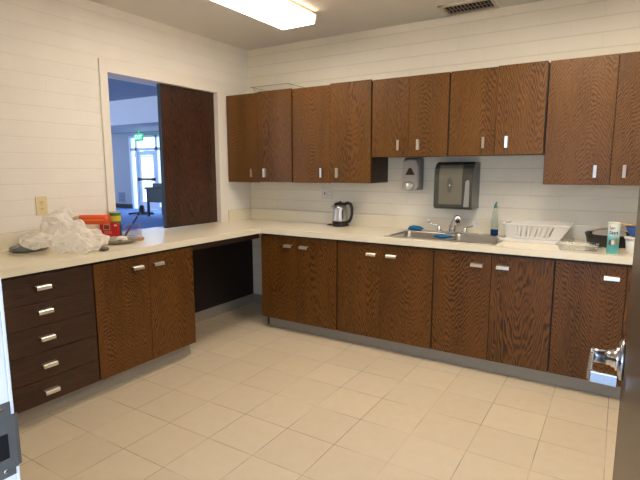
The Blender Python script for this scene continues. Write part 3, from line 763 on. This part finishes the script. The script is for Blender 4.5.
for v in bm.verts: v.co = Vector((v.co.x*.034+ux_+.185, v.co.y*.023+uy_-.014, v.co.z*.007+zz))
obj('spoon_bowl', bm, plain('pale_wood_b', (206, 160, 92), .55, var=.1), t, smooth=True)

# ------------------------------------------------------------------ things on the left counter
def remesh_union(blobs, voxel, seed, amp, faces=900):
    bm = BM()
    for cx, cy, cz, sx, sy, sz, rz in blobs:
        r = bmesh.ops.create_icosphere(bm, subdivisions=4, radius=1)
        R = Matrix.Rotation(rz, 3, 'Z')
        for v in r['verts']: v.co = R @ Vector((v.co.x*sx, v.co.y*sy, v.co.z*sz)) + Vector((cx, cy, cz))
    me = bpy.data.meshes.new('tmp'); bm.to_mesh(me); bm.free()
    o = bpy.data.objects.new('tmp', me); COL.objects.link(o)
    md = o.modifiers.new('r', 'REMESH'); md.mode = 'VOXEL'; md.voxel_size = voxel
    bpy.context.view_layer.update()
    m2 = bpy.data.meshes.new_from_object(o.evaluated_get(bpy.context.evaluated_depsgraph_get()))
    COL.objects.unlink(o); bpy.data.objects.remove(o); bpy.data.meshes.remove(me)
    bm = BM(); bm.from_mesh(m2); bpy.data.meshes.remove(m2)
    bm.normal_update()
    out = {}
    for v in bm.verts:
        p = v.co; q = Vector((p.x*1.0, p.y*1.0, p.z*.55))   # creases run mostly upwards
        w = Vector((noise.noise(p*9+Vector((seed, 3, 1))), noise.noise(p*9+Vector((4, seed, 2))), noise.noise(p*9+Vector((7, 5, seed)))))
        k = 0
        for f, a in ((7, 1), (15, .55), (34, .2)):
            dd, pts = noise.voronoi((q+w*.025)*f+Vector((seed, 0, 0)))
            k += a*(dd[1]-dd[0]-.35)
        out[v] = p + v.normal*amp*k
    for v, p in out.items():
        v.co = p
        if v.co.z < HC+.0015: v.co.z = HC+.0015+.0004*random.random()
    # crumple into flat facets
    me = bpy.data.meshes.new('tmp'); bm.to_mesh(me); bm.free()
    o = bpy.data.objects.new('tmp', me); COL.objects.link(o)
    md = o.modifiers.new('d', 'DECIMATE'); md.ratio = min(1, faces/len(me.polygons)/2)
    bpy.context.view_layer.update()
    m2 = bpy.data.meshes.new_from_object(o.evaluated_get(bpy.context.evaluated_depsgraph_get()))
    COL.objects.unlink(o); bpy.data.objects.remove(o); bpy.data.meshes.remove(me)
    bm = BM(); bm.from_mesh(m2); bpy.data.meshes.remove(m2)
    for v in bm.verts:
        v.co += Vector([random.uniform(-.005, .005) for _ in range(3)])
        v.co.z = max(v.co.z, HC+.0012)
    for f in bm.faces: f.smooth = False
    return bm
bagm = bag_film('white_film')
blobs = [(0.435, -2.260, HC+0.070, 0.15, 0.15, 0.085, 0.2), (0.365, -2.240, HC+0.130, 0.1, 0.12, 0.09, 0.1), (0.305, -2.280, HC+0.165, 0.07, 0.09, 0.085, 0), (0.285, -2.220, HC+0.215, 0.045, 0.075, 0.06, -0.3), (0.275, -2.175, HC+0.235, 0.035, 0.045, 0.05, 0), (0.405, -2.110, HC+0.070, 0.1, 0.1, 0.065, 0.3), (0.395, -2.100, HC+0.105, 0.08, 0.08, 0.035, 0.2), (0.295, -2.400, HC+0.080, 0.1, 0.1, 0.06, 0), (0.505, -2.220, HC+0.040, 0.1, 0.11, 0.05, 0.2), (0.415, -2.030, HC+0.050, 0.05, 0.06, 0.04, 0.3)]
bm = remesh_union(blobs, .0075, 3.0, .040)
tag(obj('plastic_bag', bm, bagm), 'crumpled translucent white plastic bag on the left counter', 'bag')
bm = lump(.135, -2.36, HC+.001, .075, .12, .028, 5, .22, 4, 4); tag(obj('grey_cloth', bm, plain('grey_cloth', (150, 152, 154), .9, var=.2, vscale=60, bump=.6), smooth=True), 'dark grey cloth bundled at the left side of the plastic bag', 'cloth')
bm = lump(.545, -2.115, HC+.001, .035, .03, .016, 15, .25, 3, 3); tag(obj('grey_pouch', bm, plain('grey_pouch', (92, 84, 74), .7, var=.2), smooth=True), 'small dark pouch peeking out under the right edge of the plastic bag', 'pouch')

def rotated(bm, c, a, ax='Z'):
    bmesh.ops.rotate(bm, verts=bm.verts, cent=c, matrix=Matrix.Rotation(a, 3, ax)); return bm

RED = plain('red_card', (190, 24, 32), .4, var=.05)
rc = Vector((.098, -1.752, HC))
fa = math.radians(32)
t = thing('red_box', 'red cardboard food box standing behind the grey plate', 'box', rc)
bm = BM(); box(bm, rc.x-.066, rc.x+.066, rc.y-.022, rc.y+.022, HC+.0006, HC+.120, .0015); obj('carton', rotated(bm, rc, fa), RED, t)
fr = Vector((math.sin(fa), -math.cos(fa), 0)); tg = Vector((math.cos(fa), math.sin(fa), 0))
def front_patch(nm, u0, u1, z0, z1, m):
    bm = BM(); box(bm, rc.x+u0, rc.x+u1, rc.y-.0232, rc.y-.0218, HC+z0, HC+z1); return obj(nm, rotated(bm, rc, fa), m, t)
p_ = front_patch('label_frame', -.040, .012, .070, .112, plain('label_pale', (214, 150, 130), .5))
bm = BM(); box(bm, rc.x-.034, rc.x+.006, rc.y-.0240, rc.y-.0231, HC+.076, HC+.106); obj('label_picture', rotated(bm, rc, fa), plain('label_olive', (110, 70, 46), .5), p_)
front_patch('label_strip', -.036, .022, .040, .062, plain('label_pink', (206, 96, 84), .5))
front_patch('corner_mark', .042, .062, .098, .110, plain('label_white', (226, 200, 196), .5))

gx, gy, gr = .072, -1.685, .041
t = thing('green_can', 'green food can with yellow band behind the red box', 'can', (gx, gy, HC))
def can2():
    m, nt, b = new_mat('green_can_print')
    tc = nt.nodes.new('ShaderNodeTexCoord'); sp = nt.nodes.new('ShaderNodeSeparateXYZ'); nt.links.new(tc.outputs['Object'], sp.inputs[0])
    cr = nt.nodes.new('ShaderNodeValToRGB'); cr.color_ramp.interpolation = 'CONSTANT'
    nt.links.new(M2(nt, 'ADD', M2(nt, 'MULTIPLY', sp.outputs['Z'], 1/.20), .5), cr.inputs[0])
    el = cr.color_ramp.elements
    el[0].position = 0; el[0].color = lin(24, 92, 48); el[1].position = .86; el[1].color = lin(56, 118, 40)
    e_ = el.new(.66); e_.color = lin(206, 186, 40); e_ = el.new(.3); e_.color = lin(30, 112, 58)
    nt.links.new(cr.outputs[0], b.inputs['Base Color']); b.inputs['Roughness'].default_value = .35
    return m
bm = BM(); lathe(bm, [(gr-.001, 0), (gr, .002), (gr, .190), (gr-.001, .192)], gx, gy, HC+.0005, 36); obj('can_body', bm, can2(), t)
bm = BM(); lathe(bm, [(gr+.001, .191), (gr+.001, .197), (gr-.003, .198), (gr-.005, .194), (0, .194)], gx, gy, HC+.0005, 36); obj('can_lid', bm, plain('can_lid', (196, 200, 176), .35, metal=.3), t)

t = thing('biscuit_packet', 'orange and red biscuit packet lying on top of the red box', 'packet', (.03, -1.86, HC+.13))
pc = Vector((.105, -1.89, HC+.1575)); pa = math.radians(37)
def pk(u0, u1, r0, r1, m, nm, sc=.72):
    bm = BM(); n = 6; prof = [(r0+(r1-r0)*i/n, u0+(u1-u0)*i/n) for i in range(n+1)]
    lathe(bm, prof, pc.x, pc.y, pc.z, 24, 'X', 1, .92); rotated(bm, pc, pa); return obj(nm, bm, m, t)
pk(-.085, .115, .038, .038, plain('packet_orange', (226, 82, 34), .35, var=.12), 'wrapper')
pk(-.145, -.085, .022, .038, plain('packet_silver', (196, 176, 150), .35, metal=.3, var=.2), 'crimped_end')
bm = BM(); lathe(bm, [(.0386, -.05), (.0386, .09)], pc.x, pc.y, pc.z, 24, 'X', 1, .45); rotated(bm, pc, pa); obj('band', bm, plain('packet_yellow', (238, 140, 50), .4, var=.1), t)

t = thing('clear_container', 'clear plastic tub behind the grey plate with a dark handle in it', 'container', (.10, -1.60, HC))
cc = Vector((.185, -1.628, HC))
bm = BM()
def rring(w, d, z): return [bm.verts.new((cc.x+sx*w, cc.y+sy*d, z)) for sx, sy in ((-1, -1), (1, -1), (1, 1), (-1, 1))]
rs = [rring(.072, .05, HC+.10), rring(.065, .044, HC+.098), rring(.056, .038, HC+.003), rring(.054, .036, HC+.001)]
for a, b in zip(rs, rs[1:]):
    for k in range(4): bm.faces.new((a[k], a[(k+1) % 4], b[(k+1) % 4], b[k]))
bm.faces.new(rs[-1]); rotated(bm, cc, math.radians(30)); bmesh.ops.recalc_face_normals(bm, faces=bm.faces)
o = obj('tub_wall', bm, clear('clear_tub', (240, 236, 242), 0, .12), t); md = o.modifiers.new('thick', 'SOLIDIFY'); md.thickness = .0018; md.offset = -1
t = thing('table_knife', 'dark handled utensil leaning in the clear plastic tub', 'utensil', (.12, -1.6, HC))
k0 = Vector((.140, -1.660, HC+.012)); k1 = Vector((.225, -1.600, HC+.165)); kd = (k1-k0)
bm = BM(); tube(bm, [k0+kd*.62, k0+kd*.7, k0+kd*.98, k0+kd*1.0], .006, 10, [.005, .0065, .0065, .004]); obj('grip', bm, plain('navy_grip', (40, 34, 52), .4), t)
bm = BM(); tube(bm, [k0, k0+kd*.1, k0+kd*.64], .004, 8, [.003, .009, .004]); obj('blade', bm, plain('maroon_blade', (120, 52, 70), .4), t)

pc2 = Vector((.335, -1.850, HC))
t = thing('grey_plate', 'shallow grey plate beside the plastic bag', 'plate', pc2)
bm = BM(); lathe(bm, [(0, .0006), (.075, .0006), (.085, .005), (.113, .022), (.123, .030), (.125, .032), (.119, .032), (.108, .024), (.08, .008), (0, .006)], pc2.x, pc2.y, HC, 48); obj('dish', bm, plain('grey_ceramic', (160, 152, 138), .35, var=.03), t)
bm = lump(pc2.x+.02, pc2.y+.01, HC+.0085, .048, .034, .024, 12, .12, 4, 2); tag(obj('paper_wrapper', bm, plain('white_wrap', (236, 232, 220), .35, var=.03), smooth=True), 'white rounded wrapper lying on the grey plate', 'wrapper')
bm = lump(pc2.x+.075, pc2.y-.045, HC+.013, .022, .018, .012, 22, .2, 3, 2); tag(obj('dark_morsel', bm, plain('dark_brown', (64, 48, 36), .6, var=.2), smooth=True), 'small dark brown piece at the front of the grey plate', 'food')
bm = BM(); c4 = Vector((.315, -1.700, HC)); box(bm, c4.x-.055, c4.x+.055, c4.y-.035, c4.y+.035, HC+.0006, HC+.022, .004); rotated(bm, c4, math.radians(38))
tag(obj('tan_packet', bm, plain('tan_packet', (184, 142, 116), .5, var=.15)), 'flat tan packet right of the grey plate', 'packet')

# ------------------------------------------------------------------ ceiling light and air vent
def fixture(x0, x1, y0, y1, lamp, lens, label):
    t = thing('ceiling_light', label, 'ceiling light', ((x0+x1)/2, (y0+y1)/2, H), None)
    bm = BM(); box(bm, x0+.012, x1-.012, y0+.004, y1-.004, H-.022, H-.0006, .002); obj('housing', bm, plain('fixture_tan', (196, 180, 150), .5), t)
    bm = BM(); prism(bm, [(x0+.012, H-.084), (x0+.022, H-.090), (x1-.022, H-.090), (x1-.012, H-.084), (x1-.016, H-.080), (x0+.016, H-.080)], 'Y', y0+.008, y1-.008)
    obj('diffuser', bm, lamp, t)['label'] = 'glowing white diffuser panel'
    for a, sg in ((x0, 1), (x1, -1)):
        bm = BM(); prism(bm, [(a, H-.026), (a+sg*.003, H-.06), (a+sg*.012, H-.0838), (a+sg*.016, H-.0798), (a+sg*.008, H-.06), (a+sg*.006, H-.026)], 'Y', y0+.008, y1-.008); obj('side_lens', bm, lens, t)
    for a, b in ((y0, y0+.008), (y1-.008, y1)):
        bm = BM(); prism(bm, [(x0-.003, H-.018), (x0, H-.062), (x0+.010, H-.087), (x0+.022, H-.093), (x1-.022, H-.093), (x1-.010, H-.087), (x1, H-.062), (x1+.003, H-.018)], 'Y', a, b, .001); obj('end_cap', bm, plain('end_cap', (176, 158, 128), .5), t)
LENS = emit('lamp_side_lens', (1, .88, .72, 1), 1.5)
LENS_B = emit('lamp_side_lens_new', (1, .88, .73, 1), 11)
LAMP = emit('lamp_diffuser', (1, .88, .73, 1), 9.5)
LAMP_B = emit('lamp_diffuser_new', (1, .88, .73, 1), 14)
fixture(.912, 1.247, -1.885, -.665, LAMP, LENS, 'glowing fluorescent ceiling light over the knee space corner')
fixture(2.86, 3.192, -2.02, -.80, LAMP_B, LENS_B, 'second fluorescent ceiling light further from the back wall')

t = thing('air_vent', 'white ceiling air vent with dark louvres near the back wall', 'vent', (2.26, -.17, H))
vx0, vx1, vy0, vy1 = 2.075, 2.47, -.295, -.045
bm = BM(); box(bm, vx0+.02, vx1-.02, vy0+.02, vy1-.02, H-.004, H-.0006); obj('opening', bm, plain('vent_dark', (26, 22, 18), .8), t)
bm = BM()
for a in ((vx0, vx1, vy0, vy0+.035), (vx0, vx1, vy1-.028, vy1), (vx0, vx0+.03, vy0, vy1), (vx1-.028, vx1, vy0, vy1)): box(bm, *a, H-.014, H-.0007, .003)
obj('frame', bm, plain('vent_white', (206, 196, 178), .5), t)
VS = plain('vent_louvre', (150, 140, 124), .5)
n = 12
for k in range(n):
    x = vx0+.045+k*(vx1-vx0-.09)/(n-1)
    bm = BM(); box(bm, x-.0010, x+.0010, vy0+.033, vy1-.026, H-.020, H-.004, rot=Matrix.Rotation(math.radians(-25), 3, 'Y')); obj('louvre', bm, VS, t)
for k in range(2):
    y = vy0+.09+k*.07
    bm = BM(); box(bm, vx0+.03, vx1-.03, y-.001, y+.001, H-.022, H-.018); obj('cross_bar', bm, VS, t)

# ------------------------------------------------------------------ the hall beyond the pass-through
HW = plain('hall_wall_paint', (160, 162, 168), .6, var=.02)
HC_ = plain('hall_ceiling_paint', (168, 170, 176), .8, var=.03)
HB = plain('bulkhead_white', (232, 224, 222), .6, var=.01)
CARPET = plain('blue_grey_carpet', (124, 156, 214), .95, var=.2, vscale=40)
yF = 7.8
bm = BM(); box(bm, -18, -.2, -6, yF+.15, -.1, 0); struct('floor_hall', bm, CARPET)
bm = BM(); box(bm, -18, -.2, -6, 4.9, 3.37, 3.5); box(bm, -18, -.2, 5.0, yF+.15, 2.80, 3.5); struct('ceiling_hall', bm, HC_)
bm = BM(); box(bm, -18, -.2, 4.9, 5.0, 2.70, 3.37); struct('wall_bulkhead', bm, HB)
bm = BM()
gx0, gx1 = -12.25, -9.2      # glazed part of the far wall
box(bm, -18.15, gx0, yF, yF+.15, -.1, 3.5); box(bm, gx0, gx1, yF, yF+.15, 2.68, 3.5); box(bm, gx1, -.05, yF, yF+.15, -.1, 3.5)
struct('wall_far', bm, HW)
bm = BM(); box(bm, -.2, -.05, .2, yF, -.1, 3.5); struct('wall_hall_right', bm, HW)
bm = BM(); box(bm, -18.15, -18, -6, yF, -.1, .8); box(bm, -18.15, -18, -6, yF, 3.0, 3.5)
for k in range(7): box(bm, -18.15, -18, -6+k*2.2, -6+k*2.2+.3, .8, 3.0)
struct('wall_hall_left', bm, HW)
bm = BM(); box(bm, -18, -.2, -6.15, -6, -.1, .7); box(bm, -18, -.2, -6.15, -6, 3.1, 3.5)
for k in range(8): box(bm, -18+k*2.5, -18+k*2.5+.3, -6.15, -6, .7, 3.1)
struct('wall_hall_near', bm, HW)
bm = BM(); box(bm, -.2, -.05, -6.15, YN-.15, -.1, 3.5); struct('wall_hall_side', bm, HW)
bm = BM(); box(bm, -18, gx0-.02, yF-.02, yF, 0, .16); struct('baseboard_far', bm, BLACK)
# glazed door and side lights
fw = plain('white_door_metal', (214, 222, 234), .4, var=.02)
bm = BM()
for x in (-12.25, -11.92, -10.82, -9.2): box(bm, x-.06, x+.06, yF-.02, yF+.1, 0, 2.68)
box(bm, gx0, gx1, yF-.02, yF+.1, 2.14, 2.24); box(bm, gx0, gx1, yF-.02, yF+.1, 2.60, 2.68); box(bm, -10.76, gx1, yF-.02, yF+.1, 0, .12)
struct('window_1', bm, fw)
d2 = BM(); box(d2, -11.85, -11.72, yF, yF+.05, .02, 2.12); box(d2, -11.02, -10.89, yF, yF+.05, .02, 2.12); box(d2, -11.72, -11.02, yF, yF+.05, .02, .28); box(d2, -11.72, -11.02, yF, yF+.05, 1.99, 2.12)
dd = struct('door_2', d2, fw)
bm = BM(); box(bm, -11.8, -10.94, yF-.09, yF-.04, 1.06, 1.15); box(bm, -11.8, -11.7, yF-.09, yF, 1.05, 1.16); box(bm, -11.04, -10.94, yF-.09, yF, 1.05, 1.16); obj('push_bar', bm, BLACK, dd)
bm = BM(); box(bm, -11.72, -11.02, yF+.02, yF+.028, .28, 1.99); obj('glass', bm, clear('door_glass', (250, 252, 255), .0, .0), dd)
# exit sign
t = thing('exit_sign', 'green lit exit sign in the hall above the glazed door', 'sign', (-11.3, yF-.4, 2.3))
ex = -11.15; ey = yF-.45; ez0, ez1 = 2.44, 2.70
bm = BM(); box(bm, ex-.21, ex+.21, ey-.03, ey+.03, ez0, ez1, .006); box(bm, ex-.03, ex+.03, ey-.02, ey+.02, ez1, 2.7995); obj('case', bm, emit('exit_green', (.03, .60, .26, 1), .35), t)
bm, _ = text_part('lettering', 'EXIT', .20, None, None, None, .002)
for v in bm.verts: v.co = Vector((ex+v.co.x*.95, ey-.033-v.co.z, (ez0+ez1)/2+v.co.y))
obj('lettering', bm, emit('exit_white', (.6, .95, .7, 1), .7), t)
# desk and small things in the hall
dk = plain('dark_table', (48, 44, 48), .5, var=.05)
t = thing('dark_table', 'dark table in the hall beside the glazed door', 'table', (-8.5, 6.3, 0))
bm = BM(); box(bm, -9.25, -7.8, 5.95, 6.65, .85, .91, .005); obj('tabletop', bm, dk, t)
for x, y in ((-9.18, 6.02), (-7.87, 6.02), (-9.18, 6.58), (-7.87, 6.58)):
    bm = BM(); box(bm, x-.03, x+.03, y-.03, y+.03, 0.001, .85); obj('leg', bm, dk, t)
bm = BM(); box(bm, -9.20, -7.85, 6.00, 6.03, .45, .85); obj('modesty_panel', bm, dk, t)
bm = BM(); box(bm, -9.05, -8.6, 6.1, 6.5, .9105, 1.03, .01); tag(obj('dark_case', bm, BLACK), 'black case on the dark table in the hall', 'case')
t = thing('floor_stand', 'low dark stand on the blue hall carpet', 'stand', (-9.92, 6.35, 0))
bm = BM(); lathe(bm, [(0, .03), (.20, .03), (.20, .06), (.10, .09), (.08, .26), (.05, .30), (0, .30)], -9.92, 6.35, 0, 20); obj('hub', bm, dk, t)
for k in range(5):
    a = 2*PI*k/5+.3; bm = BM(); tube(bm, [(-9.92+.1*math.cos(a), 6.35+.1*math.sin(a), .06), (-9.92+.42*math.cos(a), 6.35+.42*math.sin(a), .032)], .03, 8); obj('foot', bm, dk, t)
t = thing('return_grille', 'grey grille low on the far hall wall', 'grille', (-12.9, yF-.02, .3))
bm = BM(); box(bm, -13.1, -12.72, yF-.02, yF-.0005, .22, .60, .004); obj('frame', bm, plain('grille_grey', (132, 138, 152), .5), t)
for k in range(6):
    bm = BM(); box(bm, -13.07, -12.75, yF-.028, yF-.019, .26+k*.055, .28+k*.055); obj('slat', bm, plain('grille_dark', (92, 98, 112), .5) if k == 0 else bpy.data.materials['grille_dark'], t)
bm = BM(); tube(bm, [(-.203, -1.66, 1.98), (-.225, -1.655, 1.95), (-.23, -1.635, 1.90), (-.235, -1.62, 1.86), (-.235, -1.60, 1.82), (-.235, -1.615, 1.78), (-.23, -1.635, 1.80), (-.225, -1.63, 1.86)], .006, 8)
tag(obj('black_cable', bm, BLACK), 'black cable loop hanging at the left side of the pass-through', 'cable')
# outside the glazed door
bm = BM(); box(bm, -60, 30, yF+.15, 60, -.2, -.1); tag(obj('pavement', bm, plain('pavement', (206, 204, 200), .9, var=.05)), kind='structure')
t = thing('outbuilding', 'pale building seen outside through the glazed door', 'building', (-18, 22, -.1))
bm = BM(); box(bm, -30, -8, 22, 28, -.098, 2.5); obj('wall', bm, plain('pale_stucco', (220, 216, 206), .8, var=.03), t)
bm = BM(); prism(bm, [(21.2, 2.5), (25, 3.5), (28.8, 2.5)], 'X', -31, -7); obj('roof', bm, plain('grey_roof', (120, 124, 132), .8, var=.05), t)
t = thing('leafy_tree', 'green tree outside above the pale building', 'tree', (-24, 31, -.1))
bm = BM(); tube(bm, [(-24, 33, -.098), (-24, 33, 3)], .2, 10); obj('trunk', bm, dk, t)
bm = lump(-24, 33, 2.2, 6, 2.5, 3.2, 4, .5, 4, 4, False); bmesh.ops.translate(bm, verts=bm.verts, vec=(0, 0, 3)); obj('crown', bm, plain('leaves', (84, 140, 84), .8, var=.4, vscale=2), t)

# ------------------------------------------------------------------ light
sl = bpy.data.lights.new('sun', 'SUN'); sl.energy = 1.1; sl.angle = .1; sl.color = (1, .97, .98)
so = bpy.data.objects.new('sun', sl); COL.objects.link(so); so.location = (6, -5, 4)
so.rotation_euler = Vector((-1, .10, -.38)).to_track_quat('-Z', 'Y').to_euler()
w = bpy.data.worlds.new('World'); S.world = w; w.use_nodes = True
bg = w.node_tree.nodes['Background']; bg.inputs[0].default_value = (.55, .73, 1, 1); bg.inputs[1].default_value = 4

vs = S.view_settings
vs.view_transform = 'Standard'; vs.look = 'None'; vs.gamma = 1; vs.use_curve_mapping = False; vs.exposure = .62
S.cycles.use_denoising = True
S.cycles.max_bounces = 10; S.cycles.diffuse_bounces = 6; S.cycles.transparent_max_bounces = 16
